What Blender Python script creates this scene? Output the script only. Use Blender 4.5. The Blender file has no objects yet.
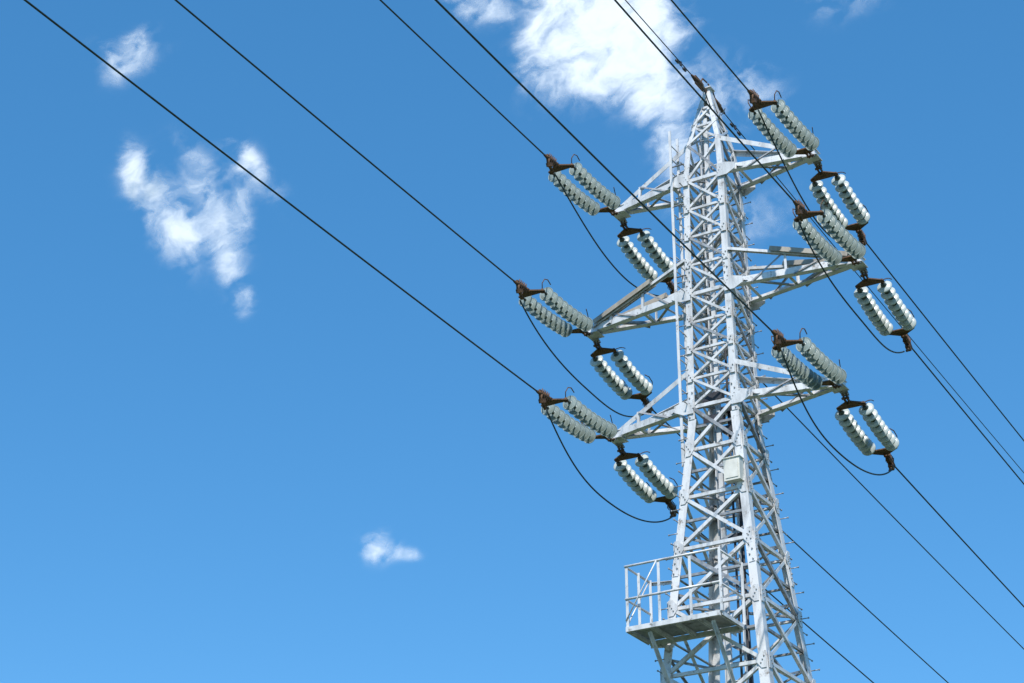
import bpy, math, random
from mathutils import Vector, Matrix
random.seed(7)
scene = bpy.context.scene
scene.view_settings.view_transform = 'Standard'
try: scene.view_settings.look = 'None'
except Exception: pass
scene.view_settings.exposure = 0

# ------------------------------------------------------------------ materials
def newmat(name):
    m = bpy.data.materials.new(name); m.use_nodes = True
    nt = m.node_tree
    return m, nt, nt.nodes['Principled BSDF']

def noisy(name, c1, c2, scale, rough, metal=0.0, bump=0.0, lo=0.35, hi=0.7, detail=6, spec=0.5, streak=False, spots=None):
    m, nt, b = newmat(name)
    tc = nt.nodes.new('ShaderNodeTexCoord')
    n = nt.nodes.new('ShaderNodeTexNoise'); n.inputs['Scale'].default_value = scale
    n.inputs['Detail'].default_value = detail; n.inputs['Roughness'].default_value = 0.65
    src = tc.outputs['Object']
    if streak:
        mp = nt.nodes.new('ShaderNodeMapping'); mp.inputs['Scale'].default_value = (1, 1, .25)
        nt.links.new(src, mp.inputs['Vector']); src = mp.outputs['Vector']
    nt.links.new(src, n.inputs['Vector'])
    r = nt.nodes.new('ShaderNodeValToRGB')
    r.color_ramp.elements[0].position = lo; r.color_ramp.elements[0].color = (*c1, 1)
    r.color_ramp.elements[1].position = hi; r.color_ramp.elements[1].color = (*c2, 1)
    nt.links.new(n.outputs['Fac'], r.inputs['Fac'])
    col = r.outputs['Color']
    if spots:   # sparse rust / dirt spots
        n2 = nt.nodes.new('ShaderNodeTexNoise'); n2.inputs['Scale'].default_value = 7.5
        n2.inputs['Detail'].default_value = 5; n2.inputs['Roughness'].default_value = .7
        nt.links.new(tc.outputs['Object'], n2.inputs['Vector'])
        mr = nt.nodes.new('ShaderNodeMapRange'); mr.inputs['From Min'].default_value = .58; mr.inputs['From Max'].default_value = .68
        mr.inputs['To Max'].default_value = .8
        nt.links.new(n2.outputs['Fac'], mr.inputs['Value'])
        mx = nt.nodes.new('ShaderNodeMix'); mx.data_type = 'RGBA'
        nt.links.new(mr.outputs[0], mx.inputs[0]); nt.links.new(col, mx.inputs[6]); mx.inputs[7].default_value = (*spots, 1)
        col = mx.outputs[2]
    nt.links.new(col, b.inputs['Base Color'])
    b.inputs['Roughness'].default_value = rough
    b.inputs['Metallic'].default_value = metal
    b.inputs['Specular IOR Level'].default_value = spec
    if bump:
        bp = nt.nodes.new('ShaderNodeBump'); bp.inputs['Strength'].default_value = bump
        bp.inputs['Distance'].default_value = 0.01
        nt.links.new(n.outputs['Fac'], bp.inputs['Height']); nt.links.new(bp.outputs['Normal'], b.inputs['Normal'])
    return m

M_STEEL = noisy('painted_steel', (.38, .38, .375), (.69, .69, .69), 5, .36, 0.08, .12, .28, .54, streak=True, spots=(.17, .13, .09))
M_STEEL2 = noisy('galvanised_steel', (.20, .20, .20), (.44, .445, .45), 9, .36, .2, .2, spots=(.10, .07, .05))
M_TAN = noisy('weathered_channel', (.24, .21, .17), (.46, .42, .35), 4, .6, 0, .2, streak=True)
M_RUST = noisy('rusty_hardware', (.035, .020, .012), (.22, .11, .05), 16, .75, .1, .4)
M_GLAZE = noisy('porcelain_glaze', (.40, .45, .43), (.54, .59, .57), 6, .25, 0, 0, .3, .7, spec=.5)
M_UNDER_SHADE = noisy('porcelain_underside_shade', (.18, .23, .22), (.30, .36, .34), 10, .35, 0, 0, .3, .7)  # same porcelain darkened: shadow under the sheds is put into the colour
M_CAP = noisy('insulator_cap', (.035, .05, .045), (.10, .125, .115), 20, .5, .3)  # cap and pin tone darkened to carry the shade between discs
M_WIRE = noisy('conductor', (.018, .034, .034), (.04, .06, .06), 8, .6, .1)
M_BOX = noisy('enclosure_paint', (.60, .59, .53), (.74, .73, .67), 6, .5)
M_DARK = noisy('black_cable', (.02, .02, .024), (.06, .06, .07), 8, .5)
M_CONC = noisy('concrete', (.25, .24, .22), (.4, .39, .36), 3, .9, 0, .3)
M_GRASS = noisy('grass', (.035, .06, .018), (.09, .12, .04), .6, .95, 0, .5, .3, .7, 10)

# ------------------------------------------------------------------ mesh builder
class MB:
    def __init__(s): s.v = []; s.f = []; s.m = []; s.sm = []; s.mats = []
    def mi(s, mat):
        if mat not in s.mats: s.mats.append(mat)
        return s.mats.index(mat)
    def add(s, vs, fs, mat, smooth=False):
        o = len(s.v); s.v += [Vector(v) for v in vs]; k = s.mi(mat)
        for f in fs: s.f.append([i + o for i in f]); s.m.append(k); s.sm.append(smooth)
    def prism(s, prof, p0, p1, a, b, mat):
        n = len(prof)
        vs = [p0 + a*x + b*y for x, y in prof] + [p1 + a*x + b*y for x, y in prof]
        fs = [[i, (i+1) % n, n+(i+1) % n, n+i] for i in range(n)] + [list(range(n))[::-1], list(range(n, 2*n))]
        if (a.cross(b)).dot(p1-p0) < 0: fs = [f[::-1] for f in fs]
        s.add(vs, fs, mat)
    def angle(s, p0, p1, A, Bv, w, t, mat):
        z = (p1-p0).normalized(); a = (A - z*A.dot(z)).normalized(); b = z.cross(a)
        if b.dot(Bv) < 0: b = -b
        s.prism([(0, 0), (w, 0), (w, t), (t, t), (t, w), (0, w)], p0, p1, a, b, mat)
    def beam(s, p0, p1, w, h, up, mat):
        z = (p1-p0).normalized(); b = (up - z*up.dot(z)).normalized(); a = b.cross(z)
        w /= 2; h /= 2
        s.prism([(-w, -h), (w, -h), (w, h), (-w, h)], p0, p1, a, b, mat)
    def channel(s, p0, p1, w, h, up, mat, t=.012):
        z = (p1-p0).normalized(); b = (up - z*up.dot(z)).normalized(); a = b.cross(z); w /= 2
        s.prism([(-w, 0), (w, 0), (w, -h), (w-t, -h), (w-t, -t), (-w+t, -t), (-w+t, -h), (-w, -h)][::-1], p0, p1, a, b, mat)
    def tube(s, pts, r, mat, n=8, caps=True):
        pts = [Vector(p) for p in pts]; rings = []; ref = None
        for i, p in enumerate(pts):
            d = (pts[min(i+1, len(pts)-1)] - pts[max(i-1, 0)]).normalized()
            if ref is None: ref = Vector((0, 0, 1)) if abs(d.z) < .9 else Vector((1, 0, 0))
            a = (ref - d*ref.dot(d)).normalized(); ref = a; b = d.cross(a)
            rr = r[i] if isinstance(r, (list, tuple)) else r
            rings.append([p + (a*math.cos(2*math.pi*k/n) + b*math.sin(2*math.pi*k/n))*rr for k in range(n)])
        vs = [v for g in rings for v in g]; fs = []
        for i in range(len(pts)-1):
            for k in range(n):
                fs.append([i*n+k, i*n+(k+1) % n, (i+1)*n+(k+1) % n, (i+1)*n+k])
        if caps: fs += [list(range(n))[::-1], list(range((len(pts)-1)*n, len(pts)*n))]
        s.add(vs, fs, mat, True)
    def lathe(s, o, d, prof, mat, n=26):
        a = d.orthogonal().normalized(); b = d.cross(a)
        vs = []; fs = []
        for x, r in prof:
            for k in range(n):
                t = 2*math.pi*k/n; vs.append(o + d*x + (a*math.cos(t)+b*math.sin(t))*r)
        for i in range(len(prof)-1):
            for k in range(n): fs.append([i*n+k, i*n+(k+1) % n, (i+1)*n+(k+1) % n, (i+1)*n+k])
        s.add(vs, fs, mat, True)
    def plate(s, poly, thick, nrm, mat):
        nrm = nrm.normalized(); n = len(poly)
        vs = [p + nrm*thick/2 for p in poly] + [p - nrm*thick/2 for p in poly]
        fs = [list(range(n)), list(range(n, 2*n))[::-1]] + [[i, n+i, n+(i+1) % n, (i+1) % n] for i in range(n)]
        s.add(vs, fs, mat)
    def obj(s, name, parent=None, origin=Vector((0, 0, 0))):
        me = bpy.data.meshes.new(name)
        me.from_pydata([tuple(v-origin) for v in s.v], [], s.f)
        for m in s.mats: me.materials.append(m)
        me.polygons.foreach_set('material_index', s.m)
        me.polygons.foreach_set('use_smooth', s.sm)
        me.update(); me.validate()
        o = bpy.data.objects.new(name, me); scene.collection.objects.link(o)
        o.location = origin
        if parent:
            o.parent = parent; o.matrix_parent_inverse = Matrix.Translation(-parent.location)
        return o

# ------------------------------------------------------------------ tower frame
O = Vector((3.52, 30.0, 0)); U = Vector((.857, -.515, 0)); W = Vector((.515, .857, 0)); Z = Vector((0, 0, 1))
def T(p, q, h): return O + U*p + W*q + Z*h
HT = [(0, 1.95), (10.69, .89), (15.1, .45), (19.7, .385), (20.4, .33), (21.65, .06), (30, .06)]
def a_at(h):
    for (h0, a0), (h1, a1) in zip(HT, HT[1:]):
        if h <= h1: return a0 + (a1-a0)*(h-h0)/(h1-h0)
CS = [(-1, -1), (1, -1), (1, 1), (-1, 1)]
NR = [-W, U, W, -U]
def C(i, h, e=0.0):
    i %= 4; a = a_at(h)+e; return T(CS[i][0]*a, CS[i][1]*a, h)

tower = bpy.data.objects.new('steel_lattice_tower', None); tower.location = O; scene.collection.objects.link(tower)

# legs
B = MB()
brk = [0.3, 10.69, 15.1, 19.7, 20.4, 21.6]
for i in range(4):
    sx, sy = CS[i]
    for k in range(len(brk)-1):
        w = [.16, .14, .115, .10, .085][k]
        B.angle(C(i, brk[k]), C(i, brk[k+1]), -U*sx, -W*sy, w, .014, M_STEEL)
    for h in (6.2, 9.4, 12.6, 15.35, 17.8):
        for A, N in ((-U*sx, W*sy), (-W*sy, U*sx)):
            B.beam(C(i, h-.26)+A*.06+N*.007, C(i, h+.26)+A*.06+N*.007, .10, .012, N, M_STEEL)
            for j in range(6):
                q = C(i, h-.22+j*.088)+A*(.035+.05*(j % 2))+N*.015
                B.tube([q, q+N*.018], .013, M_STEEL2, 6)
B.obj('legs', tower)

# bracing
B = MB()
lv = [20.4, 19.68, 19.1, 18.55, 18.0, 17.44, 16.9, 16.38, 15.85, 15.33, 14.55, 13.7, 12.8, 11.8, 10.7, 9.45, 8.1, 6.5, 4.7, 2.6, .4]
def brace(p0, p1, nrm, off, w, mat=M_STEEL, flip=1):
    d = (p1-p0).normalized(); a = nrm.cross(d)*flip
    sh = nrm*off - a*(w/2)
    B.angle(p0+sh, p1+sh, a, -nrm, w, .008, mat)
for k in range(len(lv)-1):
    h1, h0 = lv[k], lv[k+1]
    big = h0 < 15.2
    w = .056 if big else .042
    for i in range(4):
        n = NR[i]
        t0 = (C(i+1, h0)-C(i, h0)).normalized()
        ins = .05
        brace(C(i, h0)+t0*ins, C(i+1, h1)-t0*ins, n, -.016, w, M_STEEL if i != 2 else M_STEEL2)
        brace(C(i+1, h0)-t0*ins, C(i, h1)+t0*ins, n, .012, w, M_STEEL if k % 3 else M_STEEL2, flip=-1)
        brace(C(i, h0)+t0*.03, C(i+1, h0)-t0*.03, n, -.03, w*(1.5 if k in (0, 4, 8) else 1))
        hm = (h0*a_at(h1)+h1*a_at(h0))/(a_at(h0)+a_at(h1))
        if big:
            brace(C(i, hm)+t0*.03, C(i+1, hm)-t0*.03, n, -.046, .042, M_STEEL2)
            if h0 < 14:
                mid = (C(i, h0)+C(i+1, h0))/2
                for c, s_ in ((i, 1), (i+1, -1)):
                    brace(C(c, (h0+hm)/2)+t0*s_*.04, mid-t0*s_*.01, n, -.06-.011*(s_ > 0), .038, M_STEEL2)
        elif i in (1, 2, 3):
            brace(C(i, hm)+t0*.03, C(i+1, hm)-t0*.03, n, -.046, .030, M_STEEL2)
        g = .085 if not big else .13
        for c, s_ in ((i, 1), (i+1, -1)):
            p = C(c, h0)+n*.024
            t = t0*s_
            B.plate([p+t*.01-Z*g, p+t*.09-Z*g, p+t*(g*1.3)-Z*.03, p+t*(g*1.3)+Z*.03, p+t*.09+Z*g, p+t*.01+Z*g], .009, n, M_STEEL)
            for j in range(3):
                q = p+t*(.04+.028*j)+Z*(.05-.05*j); B.tube([q, q+n*.018], .011, M_STEEL2, 6)
    if k % 2 == 0:
        B.angle(C(0, h0)+Z*.02, C(2, h0)+Z*.02, Z, U, .05, .008, M_STEEL2)
        B.angle(C(1, h0)-Z*.03, C(3, h0)-Z*.03, Z, U, .05, .008, M_STEEL2)
for h0, h1 in ((20.4, 20.85), (20.85, 21.25)):
    for i in range(4):
        n = NR[i]
        brace(C(i, h0), C(i+1, h1), n, .012, .04); brace(C(i+1, h0), C(i, h1), n, -.014, .04)
        brace(C(i, h1), C(i+1, h1), n, -.028, .04)
B.obj('bracing', tower)

# step bolts
B = MB()
for i, dr in ((0, -U), (2, U), (0, -W), (2, W)):
    h = 3.0 + (.2 if dr in (-W, W) else 0)
    while h < 20.2:
        p = C(i, h)
        B.tube([p-dr*.02, p+dr*.13], .009, M_STEEL2, 6); B.tube([p+dr*.13, p+dr*.145], .016, M_STEEL2, 6)
        h += .42
B.obj('step_bolts', tower)

# ------------------------------------------------------------------ cross arms
def lerp(a, b, t): return a+(b-a)*t
def arm(h, L, s, idx, rise, wide=False):
    global B
    B = MB(); a = a_at(h); a2 = a_at(h+rise)
    tipn, tipf = T(s*L, -.08, h), T(s*L, .08, h)
    rn, rf = T(s*a, -a, h), T(s*a, a, h)
    un, uf = T(s*a2, -a2, h+rise), T(s*a2, a2, h+rise)
    for tp, r, q in ((tipn, rn, -1), (tipf, rf, 1)):
        B.angle(r, tp, W*-q, Z, .115, .01, M_STEEL)
    for tp, r, q in ((tipn, un, -1), (tipf, uf, 1)):
        t2 = tp+Z*.08
        if wide:
            B.channel(lerp(t2, r, .03), lerp(t2, r, 1.0), .075, .05, Z, M_STEEL)
            B.channel(lerp(t2, r, .06)+Z*.055, lerp(t2, r, .66)+Z*.055, .17, .085, Z, M_TAN)
        else:
            B.angle(r, t2, W*-q, -Z, .085, .009, M_STEEL)
    N = 2 if L < 2.3 else 3
    for j in range(N):
        t = (j+.3)/N
        pn, pf = lerp(rn, tipn, t), lerp(rf, tipf, t)
        B.angle(pn+Z*.012, pf+Z*.012, U*s, Z, .055, .007, M_STEEL)
        t2 = min(.97, (j+1.3)/N)
        nx = lerp(rf, tipf, t2) if j % 2 == 0 else lerp(rn, tipn, t2)
        st = pn if j % 2 == 0 else pf
        B.angle(st+Z*.022, nx+Z*.022, U*s, Z, .05, .007, M_STEEL2)
        if j > 0:
            for r_, u_, tp_, q in ((rn, un, tipn, -1), (rf, uf, tipf, 1)):
                B.angle(lerp(r_, tp_, t), lerp(u_, tp_+Z*.08, t), U*s, W*-q, .045, .007, M_STEEL)
                B.angle(lerp(r_, tp_, t-.8/N)+W*q*.010, lerp(u_, tp_+Z*.08, t)+W*q*.010, U*s, W*-q, .036, .006, M_STEEL2)
    B.beam(T(s*(L-.14), 0, h+.04), T(s*(L+.05), 0, h+.04), .20, .10, Z, M_STEEL)
    B.beam(T(s*(L-.17), 0, h-.032), T(s*(L+.09), 0, h-.032), .28, .014, Z, M_STEEL)
    B.beam(T(s*(L-.16), 0, h+.103), T(s*(L+.07), 0, h+.103), .24, .012, Z, M_STEEL)
    for q in (-1, 1):
        B.plate([T(s*L-.07, q*.09, h-.05), T(s*L+.07, q*.09, h-.05), T(s*L+.05, q*.22, h-.08), T(s*L-.05, q*.22, h-.08)], .02, Z, M_STEEL2)
    for r, q in ((rn, -1), (rf, 1)):
        n = W*q
        B.plate([r+n*.034+U*s*x+Z*z for x, z in ((-.10, -.10), (.08, -.10), (.24, -.02), (.24, .09), (.05, .15), (-.10, .15))], .01, n, M_STEEL)
    B.obj('crossarm_%d' % idx, tower)
ARMS = [(19.66, 1.86, -1), (19.66, 1.92, 1), (17.40, 2.46, -1), (17.40, 2.56, 1), (15.29, 2.04, -1), (15.29, 2.06, 1)]
for i, (h, L, s) in enumerate(ARMS): arm(h, L, s, i+1, .78 if i < 2 else .72, i in (2, 3))

# ------------------------------------------------------------------ ladders, conduit, boxes
def ladder(B, c0, c1, wd, nrm, width=.32, pitch=.28, rail=.022, mat=M_STEEL):
    a0, a1 = c0-wd*width/2, c1-wd*width/2; b0, b1 = c0+wd*width/2, c1+wd*width/2
    B.beam(a0, a1, rail*.7, rail*2.2, nrm, mat); B.beam(b0, b1, rail*.7, rail*2.2, nrm, mat)
    L = (c1-c0).length; n = int(L/pitch)
    for i in range(1, n):
        B.tube([lerp(a0, a1, i/n), lerp(b0, b1, i/n)], .011, mat, 6)
B = MB()
ladder(B, T(-.58, -.30, 14.3), T(-.58, -.30, 20.75), W, U, .30)
for h in (14.8, 16.3, 17.8, 19.2, 20.0):
    for q in (-.44, -.16): B.beam(T(-.57, q, h), T(-a_at(h)+.03, q, h), .035, .012, Z, M_STEEL2)
B.obj('side_ladder', tower)
B = MB()
ladder(B, T(.02, -.12, 9.0), T(.0, -.05, 20.9), U, W, .34, .28, .028)
ladder(B, T(.0, -1.1, 4), T(-.0, -.96, 9.6), U, W, .36)
B.beam(T(-.06, -.2, 9), T(-.02, -.12, 21.0), .075, .06, W, M_STEEL)
B.obj('climbing_ladder', tower)
B = MB()
B.tube([T(.22, .05, 2), T(.2, .05, 10), T(.12, .02, 15.4)], .04, M_DARK, 8)
B.tube([T(.14, -.2, 8), T(.14, -.15, 16.4)], .02, M_DARK, 8)
B.tube([T(.3, -.1, 2), T(.24, -.1, 15.2)], .016, M_DARK, 8)
for h in (15.25, 14.9, 14.1, 13.0):
    B.beam(T(.05, -.2, h), T(.33, -.2, h), .09, .10, Z, M_DARK)
for h in (15.1, 15.5):
    B.beam(T(-.25, -.25, h), T(.1, -.25, h), .12, .14, Z, M_DARK)
for h, x in ((12.2, -.3), (12.9, .35), (11.9, .5)):
    B.beam(T(x, -.5, h), T(x+.16, -.5, h), .07, .07, Z, M_DARK)
B.obj('cable_conduit', tower)
B = MB()
c = T(.40, -.66, 13.95)
B.beam(c-Z*.19, c+Z*.19, .28, .14, W, M_BOX)
B.beam(c+Z*.19, c+Z*.205, .31, .18, W, M_BOX)
B.beam(c-W*.075-Z*.15, c-W*.075+Z*.15, .22, .012, W, M_BOX)
B.beam(c+W*.06-Z*.08, T(.40, -.5, 13.87), .2, .03, Z, M_STEEL2)
B.obj('equipment_box', tower)

# ------------------------------------------------------------------ platform
B = MB()
hp = 11.28; p0, p1, q0, q1 = -1.04, .54, -1.72, -.92
for q in (q0, q1): B.channel(T(p0, q, hp), T(p1, q, hp), .05, .075, Z, M_STEEL)
for k in range(5):
    p = lerp(p0, p1, k/4); B.channel(T(p, q0+.03, hp-.004), T(p, q1-.03, hp-.004), .05, .06, Z, M_STEEL)
n = 22
for k in range(n):
    q = q0+.05+(q1-q0-.1)*k/(n-1)
    B.beam(T(p0+.01, q, hp+.012), T(p1-.01, q, hp+.012), .027, .02, Z, M_STEEL2)
posts = [(p0, q0), (p0+.55, q0), (p1-.5, q0), (p1, q0), (p0, q1), (p0, (q0+q1)/2), (p1, q1)]
for p, q in posts: B.angle(T(p, q, hp), T(p, q, hp+1.0), U, W, .045, .007, M_STEEL)
for z_ in (.45, .98):
    B.tube([T(p0, q1, hp+z_), T(p0, q0, hp+z_), T(p1, q0, hp+z_), T(p1, q1, hp+z_)], .02, M_STEEL, 8)
B.tube([T(p0, q0, hp), T(p0, q1, hp+.98)], .012, M_STEEL, 6)
B.tube([T(p0, q0-.01, hp+.1), T(p0+.55, q0-.01, hp+.98)], .012, M_STEEL, 6)
for p in (-.70, .36):
    B.angle(T(p, q0+.08, hp-.1), T(p*.98, -.98, hp-.9), U, -Z, .05, .008, M_STEEL)
    B.angle(T(p, q1, hp-.06), T(p, -.80, hp-.06), U, -Z, .06, .008, M_STEEL)
B.angle(T(p0, q1+.05, hp+.97), T(-.7, -.78, hp+.97), U, -Z, .05, .008, M_STEEL)
B.angle(T(p0, q1, hp-.05), T(-.8, -.82, hp-.05), U, -Z, .06, .008, M_STEEL)
B.obj('maintenance_platform', tower)

B = MB()
for i in range(4):
    p = C(i, .3); B.tube([Vector((p.x, p.y, -.3)), Vector((p.x, p.y, .33)), Vector((p.x, p.y, .36))], [.45, .42, .38], M_CONC, 20)
B.obj('footings', tower)

# ------------------------------------------------------------------ insulators and wires
def unit(az, dz):
    a = math.radians(az); return Vector((math.sin(a), math.cos(a), dz)).normalized()
NEAR_AZ, FAR_AZ = 30.6, 32.0
SHED = [(.052, .050), (.056, .068), (.064, .098), (.076, .122), (.086, .131), (.096, .129)]
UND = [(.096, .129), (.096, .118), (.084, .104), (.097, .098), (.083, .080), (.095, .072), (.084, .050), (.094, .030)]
CAP = [(0, .012), (.002, .038), (.012, .044), (.040, .047), (.054, .054)]
PIN = [(.09, .034), (.105, .018), (.185, .016)]
def strain_set(att, d, n, pitch, drop):
    B = MB(); lat = d.cross(Z).normalized(); up = lat.cross(d).normalized()
    if up.z < 0: up = -up
    P = lambda x, y, z: s0 + d*x + lat*y + up*z
    s0 = att - Z*drop
    if drop > 0:
        for y in (-.03, .03): B.beam(att+lat*y+Z*.03, s0+lat*y-Z*.02, .02, .05, d, M_RUST)
        B.tube([att-lat*.06, att+lat*.06], .02, M_STEEL2, 8)
    B.tube([P(0, -.06, 0), P(0, .06, 0)], .022, M_RUST, 8)
    for y in (-.028, .028): B.beam(P(-.03, y, 0), P(.17, y, 0), .016, .055, up, M_RUST)
    S = .205
    B.plate([P(.11, -.05, 0), P(.11, .05, 0), P(.23, S+.04, 0), P(.29, S+.04, 0), P(.29, -S-.04, 0), P(.23, -S-.04, 0)], .022, up, M_RUST)
    x0 = .31
    for sgn in (-1, 1):
        y = S*sgn
        B.tube([P(.26, y, -.03), P(.26, y, .04)], .022, M_RUST, 8)
        B.tube([P(.26, y, 0), P(x0+.01, y, 0)], .024, M_RUST, 8)
        L = n*pitch
        for k in range(n):
            f = (k+.5)/n; sag = -.05*4*f*(1-f)
            o = P(x0+k*pitch, y, sag)
            dd = (d + up*(-.05*4*(1-2*f)/L) + lat*random.uniform(-.015, .015)).normalized()
            B.lathe(o, dd, CAP, M_CAP, 16); B.lathe(o, dd, SHED, M_GLAZE, 28); B.lathe(o, dd, UND, M_UNDER_SHADE, 28); B.lathe(o, dd, PIN, M_CAP, 10)
        B.tube([P(x0+L-.01, y, 0), P(x0+L+.08, y, 0)], .022, M_RUST, 8)
        B.tube([P(x0+L+.05, y, -.035), P(x0+L+.05, y, .04)], .022, M_RUST, 8)
        pts = [P(.27, y, .02)] + [P(.27+.05*math.sin(t)+.2*t/1.5, y+sgn*.05*t, .02+.18*math.sin(t)) for t in (.4, .8, 1.2, 1.6)]
        B.tube(pts, .008, M_RUST, 6)
    e = x0+n*pitch+.05
    B.plate([P(e-.03, -S-.04, 0), P(e-.03, S+.04, 0), P(e+.03, S+.04, 0), P(e+.15, .05, 0), P(e+.15, -.05, 0), P(e+.03, -S-.04, 0)], .022, up, M_RUST)
    for sg in (-1, 1):
        B.tube([P(e, sg*S, .02), P(e+.05, sg*(S+.03), .12), P(e, sg*(S+.05), .21), P(e-.12, sg*(S+.04), .25), P(e-.25, sg*(S+.02), .22)], .009, M_RUST, 6)
    for y in (-.03, .03): B.beam(P(e+.10, y, 0), P(e+.21, y, 0), .016, .055, up, M_RUST)
    B.tube([P(e+.2, -.05, 0), P(e+.2, .05, 0)], .02, M_RUST, 8)
    B.tube([P(e+.18, 0, 0), P(e+.25, 0, -.005), P(e+.45, 0, 0), P(e+.57, 0, 0)], [.03, .048, .036, .02], M_RUST, 10)
    for j in range(5):
        x = e+.23+j*.052
        B.beam(P(x, 0, -.065), P(x, 0, .065), .026, .08, d, M_RUST)
        for y in (-.03, .03): B.tube([P(x, y, -.09), P(x, y, .085)], .009, M_RUST, 6)
    tail = P(e+.31, 0, -.23)
    B.tube([P(e+.45, 0, -.02), P(e+.42, 0, -.10), tail], [.034, .032, .022], M_RUST, 10)
    B.beam(P(e+.35, 0, -.09), P(e+.45, 0, -.13), .08, .065, up, M_RUST)
    B.obj('insulator_string', None, att)
    return P(e+.55, 0, 0), tail

def span(start, az, s0, c, L, r, B):
    a = math.radians(az); hd = Vector((math.sin(a), math.cos(a), 0)); pts = []
    N = 90
    for i in range(N+1):
        t = L*(i/N)**1.5; pts.append(start+hd*t+Z*(s0*t+c*t*t))
    B.tube(pts, r, M_WIRE, 8)

for h, L, s in ARMS:
    na = T(s*L, -.18, h-.08); fa = T(s*L, .16, h-.08)
    nd = unit(31.5+180, -.03); fd = unit(29.3, -.16)
    ne, nt_ = strain_set(na, nd, 9, .170, 0.0)
    fe, ft_ = strain_set(fa, fd, 8, .168, .07)
    B = MB()
    span(ne, NEAR_AZ+180, .010, .0006, 120, .0135, B)
    span(fe, FAR_AZ, -.106, .00055, 200, .0135, B)
    B.obj('power_line', None, ne)
    B = MB(); pts = []
    sag = .62+random.uniform(-.05, .08)
    for i in range(41):
        t = i/40; p = lerp(nt_, ft_, t)
        p = p - Z*(sag*(1-abs(2*t-1)**2.3)) + U*(.05*math.sin(6*t+h))
        pts.append(p)
    B.tube(pts, .0135, M_WIRE, 8)
    B.obj('jumper_cable', None, nt_)

ap = T(0, 0, 21.55)
B = MB()
B.beam(ap-Z*.12, ap+Z*.12, .12, .12, U, M_STEEL); B.beam(ap+Z*.12, ap+Z*.14, .2, .2, U, M_STEEL)
B.obj('peak_cap', tower)
B = MB()
for az, sl, c, L in ((NEAR_AZ+180, .01, .0006, 120), (FAR_AZ, -.10, .0005, 200)):
    d = unit(az, sl); lat = d.cross(Z).normalized()
    s0 = ap+Z*.06
    B.beam(s0+d*.02, s0+d*.22, .03, .07, Z, M_RUST)
    B.tube([s0+d*.2, s0+d*.28, s0+d*.5, s0+d*.66], [.03, .055, .04, .02], M_RUST, 10)
    for j in range(4):
        q = s0+d*(.27+.07*j); B.beam(q-Z*.085, q+Z*.085, .03, .08, d, M_RUST)
    B.tube([s0+d*.3+Z*.05, s0+d*.2+Z*.2, s0+d*.02+Z*.22], .014, M_RUST, 6)
    span(s0+d*.6, az, sl, c, L, .0095, B)
    for dist in (1.1,):
        q = s0+d*dist
        B.beam(q-Z*.06, q+Z*.02, .03, .04, d, M_DARK)
        B.tube([q-d*.17-Z*.06, q+d*.17-Z*.06], .006, M_DARK, 6)
        for sg in (-1, 1): B.tube([q+d*sg*.10-Z*.06, q+d*sg*.19-Z*.06], .024, M_DARK, 8)
pts = [lerp(ap-W*.45, ap+W*.45, i/16)-Z*(.05+.38*(1-abs(2*i/16-1)**2)) + U*.12 for i in range(17)]
B.tube(pts, .0095, M_WIRE, 6)
B.obj('ground_wire', None, ap)

# ------------------------------------------------------------------ ground
B = MB(); N = 48; R = 6000
vs = [Vector((0, 0, 0))]+[Vector((R*math.cos(2*math.pi*k/N), R*math.sin(2*math.pi*k/N), 0)) for k in range(N)]
B.add(vs, [[0, k+1, (k+1) % N+1] for k in range(N)], M_GRASS)
B.obj('ground')

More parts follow.
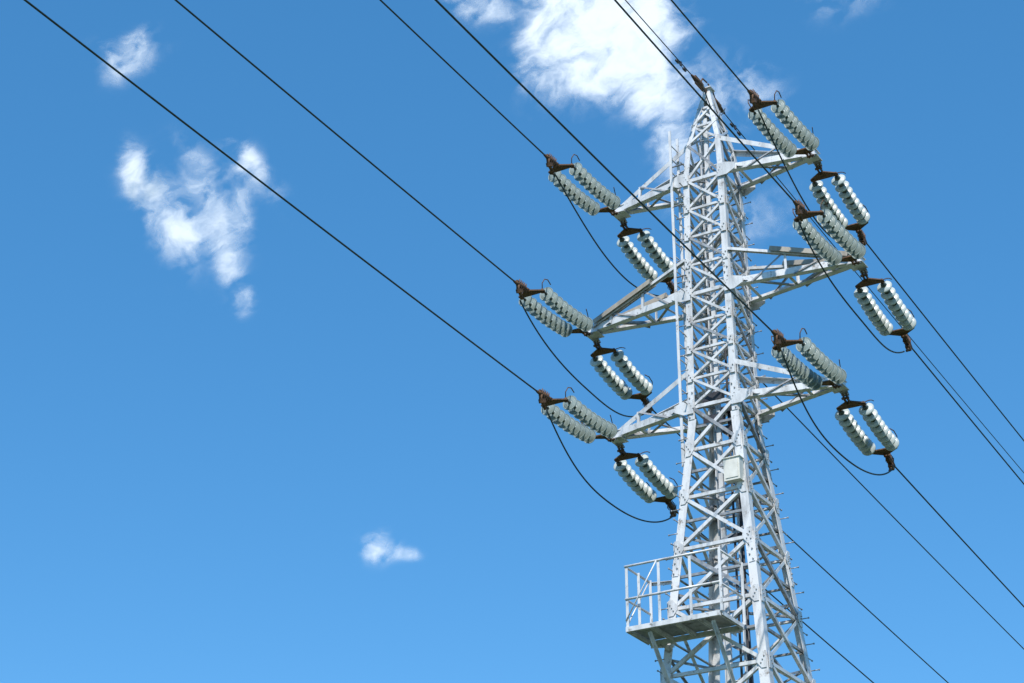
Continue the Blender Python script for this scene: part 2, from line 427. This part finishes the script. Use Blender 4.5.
# ------------------------------------------------------------------ clouds (far away, 1.5 km)
SUN_AZ, SUN_EL = 190, 50
def cloud_material():
    m = bpy.data.materials.new('cloud_vapour'); m.use_nodes = True; nt = m.node_tree; nt.nodes.clear()
    N = nt.nodes.new; Lk = nt.links.new
    tc = N('ShaderNodeTexCoord'); at = N('ShaderNodeAttribute'); at.attribute_name = 'cloud_cover'
    mp0 = N('ShaderNodeMapping'); mp0.inputs['Rotation'].default_value = (0, math.radians(40), 0)
    Lk(tc.outputs['Object'], mp0.inputs['Vector'])
    mp = N('ShaderNodeMapping'); mp.inputs['Scale'].default_value = (.85, 1, 1.1)
    Lk(mp0.outputs['Vector'], mp.inputs['Vector'])
    wn = N('ShaderNodeTexNoise'); wn.inputs['Scale'].default_value = .022; wn.inputs['Detail'].default_value = 5
    Lk(mp.outputs['Vector'], wn.inputs['Vector'])
    vm = N('ShaderNodeVectorMath'); vm.operation = 'SCALE'; vm.inputs['Scale'].default_value = 60
    sb = N('ShaderNodeVectorMath'); sb.operation = 'SUBTRACT'; sb.inputs[1].default_value = (.5, .5, .5)
    Lk(wn.outputs['Color'], sb.inputs[0]); Lk(sb.outputs[0], vm.inputs[0])
    ad = N('ShaderNodeVectorMath'); ad.operation = 'ADD'; Lk(mp.outputs['Vector'], ad.inputs[0]); Lk(vm.outputs[0], ad.inputs[1])
    n = N('ShaderNodeTexNoise'); n.inputs['Scale'].default_value = .030; n.inputs['Detail'].default_value = 9; n.inputs['Roughness'].default_value = .55
    Lk(ad.outputs[0], n.inputs['Vector'])
    m1 = N('ShaderNodeMath'); m1.operation = 'MULTIPLY_ADD'; m1.inputs[1].default_value = 3.6; m1.inputs[2].default_value = -1.8
    Lk(n.outputs['Fac'], m1.inputs[0])
    m2 = N('ShaderNodeMath'); m2.operation = 'ADD'; Lk(m1.outputs[0], m2.inputs[0]); Lk(at.outputs['Fac'], m2.inputs[1])
    mr = N('ShaderNodeMapRange'); mr.interpolation_type = 'SMOOTHSTEP'
    mr.inputs['From Min'].default_value = .0; mr.inputs['From Max'].default_value = 1.7; mr.inputs['To Max'].default_value = .90
    Lk(m2.outputs[0], mr.inputs['Value'])
    g = N('ShaderNodeMapRange'); g.interpolation_type = 'SMOOTHSTEP'; g.inputs['From Min'].default_value = .02; g.inputs['From Max'].default_value = .65
    Lk(at.outputs['Fac'], g.inputs['Value'])
    m3 = N('ShaderNodeMath'); m3.operation = 'MULTIPLY'; Lk(mr.outputs[0], m3.inputs[0]); Lk(g.outputs[0], m3.inputs[1])
    df = N('ShaderNodeBsdfDiffuse'); df.inputs['Color'].default_value = (.92, .92, .93, 1)
    tl = N('ShaderNodeBsdfTranslucent'); tl.inputs['Color'].default_value = (.90, .91, .93, 1)
    asd = N('ShaderNodeMixShader'); asd.inputs[0].default_value = .10; Lk(df.outputs[0], asd.inputs[1]); Lk(tl.outputs[0], asd.inputs[2])
    tr = N('ShaderNodeBsdfTransparent'); mx = N('ShaderNodeMixShader')
    Lk(m3.outputs[0], mx.inputs[0]); Lk(tr.outputs[0], mx.inputs[1]); Lk(asd.outputs[0], mx.inputs[2])
    out = N('ShaderNodeOutputMaterial'); Lk(mx.outputs[0], out.inputs['Surface'])
    return m
M_CLOUD = cloud_material()
def cloud(az, el, halfw, halfh, blobs, gain=1.0, D=1500):
    """blobs: (x,y,rx,ry,rot_deg,strength) in units of 1/2000 of the distance"""
    a, e = math.radians(az), math.radians(el); k = D/1991
    c = Vector((math.sin(a)*math.cos(e), math.cos(a)*math.cos(e), math.sin(e)))*D
    right = Vector((math.cos(a), -math.sin(a), 0)); sc = 1/math.cos(e)
    nx = 80; ny = 80; vs = []; dn = []
    for j in range(ny+1):
        for i in range(nx+1):
            x = (i/nx*2-1)*halfw; y = (j/ny*2-1)*halfh
            vs.append(c+right*x*k+Z*y*k*sc)
            d = 0
            for bx, by, rx, ry, rot, st in blobs:
                r = math.radians(rot); X = x-bx; Y = y-by
                xr = (X*math.cos(r)+Y*math.sin(r))/rx; yr = (-X*math.sin(r)+Y*math.cos(r))/ry
                d += st*math.exp(-(xr*xr+yr*yr))
            ed = min(1, (1-abs(x)/halfw)*5)*min(1, (1-abs(y)/halfh)*5)
            dn.append(min(1.4, d)*ed*gain)
    B = MB(); W_ = nx+1
    B.add(vs, [[j*W_+i, j*W_+i+1, (j+1)*W_+i+1, (j+1)*W_+i] for j in range(ny) for i in range(nx)], M_CLOUD, True)
    o = B.obj('cloud', None, c)
    at = o.data.attributes.new('cloud_cover', 'FLOAT', 'POINT'); at.data.foreach_set('value', dn)
cloud(3.04, 34.6, 210, 200, [(-22, 30, 50, 54, 0, 1.25), (28, 40, 56, 44, 0, 1.1), (32, -8, 48, 30, -30, .9), (62, -50, 28, 52, 10, .8), (72, -112, 22, 38, 0, .42), (-58, 5, 30, 42, 0, .5), (135, -35, 60, 40, 0, .50), (0, 80, 90, 30, 0, .9)])
# the left cloud: thin broken wisps round an open centre
cloud(-10.45, 30.09, 150, 140, [(-64, 36, 14, 30, 20, .70), (-46, 8, 18, 34, 30, .62), (-22, -22, 20, 44, 25, .62), (8, 10, 34, 16, -35, .55), (10, -22, 30, 16, 10, .45), (34, -44, 14, 36, 15, .66), (46, 2, 12, 40, 10, .42), (52, 48, 46, 15, -48, .66), (54, -86, 12, 20, 0, .62), (0, 50, 34, 14, -40, .42), (0, 5, 80, 60, -30, .14)])
cloud(-13.18, 34.06, 80, 60, [(8, -5, 36, 16, 35, .55), (-14, 4, 26, 14, 0, .42), (10, 18, 22, 12, 50, .5)])
cloud(-3.79, 20.65, 60, 40, [(-10, 2, 19, 15, 0, 1.05), (22, -4, 16, 8, 0, .6)])
cloud(7.51, 29.7, 100, 70, [(10, 5, 60, 30, 10, .45)])
cloud(-1.12, 36.14, 70, 50, [(0, 4, 42, 18, -15, .9)])
cloud(11.5, 35.6, 90, 60, [(0, 6, 46, 20, 0, .42)])

# ------------------------------------------------------------------ world, sun, camera
world = bpy.data.worlds.new('World'); scene.world = world; world.use_nodes = True
nt = world.node_tree; bg = nt.nodes['Background']
sky = nt.nodes.new('ShaderNodeTexSky'); sky.sky_type = 'NISHITA'; sky.sun_disc = False
sky.sun_elevation = math.radians(SUN_EL); sky.sun_rotation = math.radians(SUN_AZ)
sky.air_density = .85; sky.dust_density = .1; sky.ozone_density = 3.0
hs = nt.nodes.new('ShaderNodeHueSaturation'); hs.inputs['Saturation'].default_value = 1.24; hs.inputs['Value'].default_value = 1.5
hs.inputs['Hue'].default_value = .490
nt.links.new(sky.outputs[0], hs.inputs['Color'])
mixs = nt.nodes.new('ShaderNodeMix'); mixs.data_type = 'RGBA'; mixs.inputs[0].default_value = .32
nt.links.new(hs.outputs[0], mixs.inputs[6]); mixs.inputs[7].default_value = (.50, 2.30, 5.5, 1)
nt.links.new(mixs.outputs[2], bg.inputs['Color'])
bg.inputs['Strength'].default_value = .135
sl = bpy.data.lights.new('sun', 'SUN'); sl.energy = 5.0; sl.angle = math.radians(.5); sl.color = (1, .96, .90)
so = bpy.data.objects.new('sun', sl); scene.collection.objects.link(so)
A, E = math.radians(SUN_AZ), math.radians(SUN_EL)
so.rotation_euler = Vector((math.cos(E)*math.sin(A), math.cos(E)*math.cos(A), math.sin(E))).to_track_quat('Z', 'Y').to_euler()
cam = bpy.data.cameras.new('camera'); co = bpy.data.objects.new('camera', cam); scene.collection.objects.link(co)
cam.lens = 70; cam.sensor_width = 36; cam.clip_end = 20000
co.location = (0, 0, 1.6); co.rotation_euler = (math.radians(90+26.6), 0, 0)
scene.camera = co
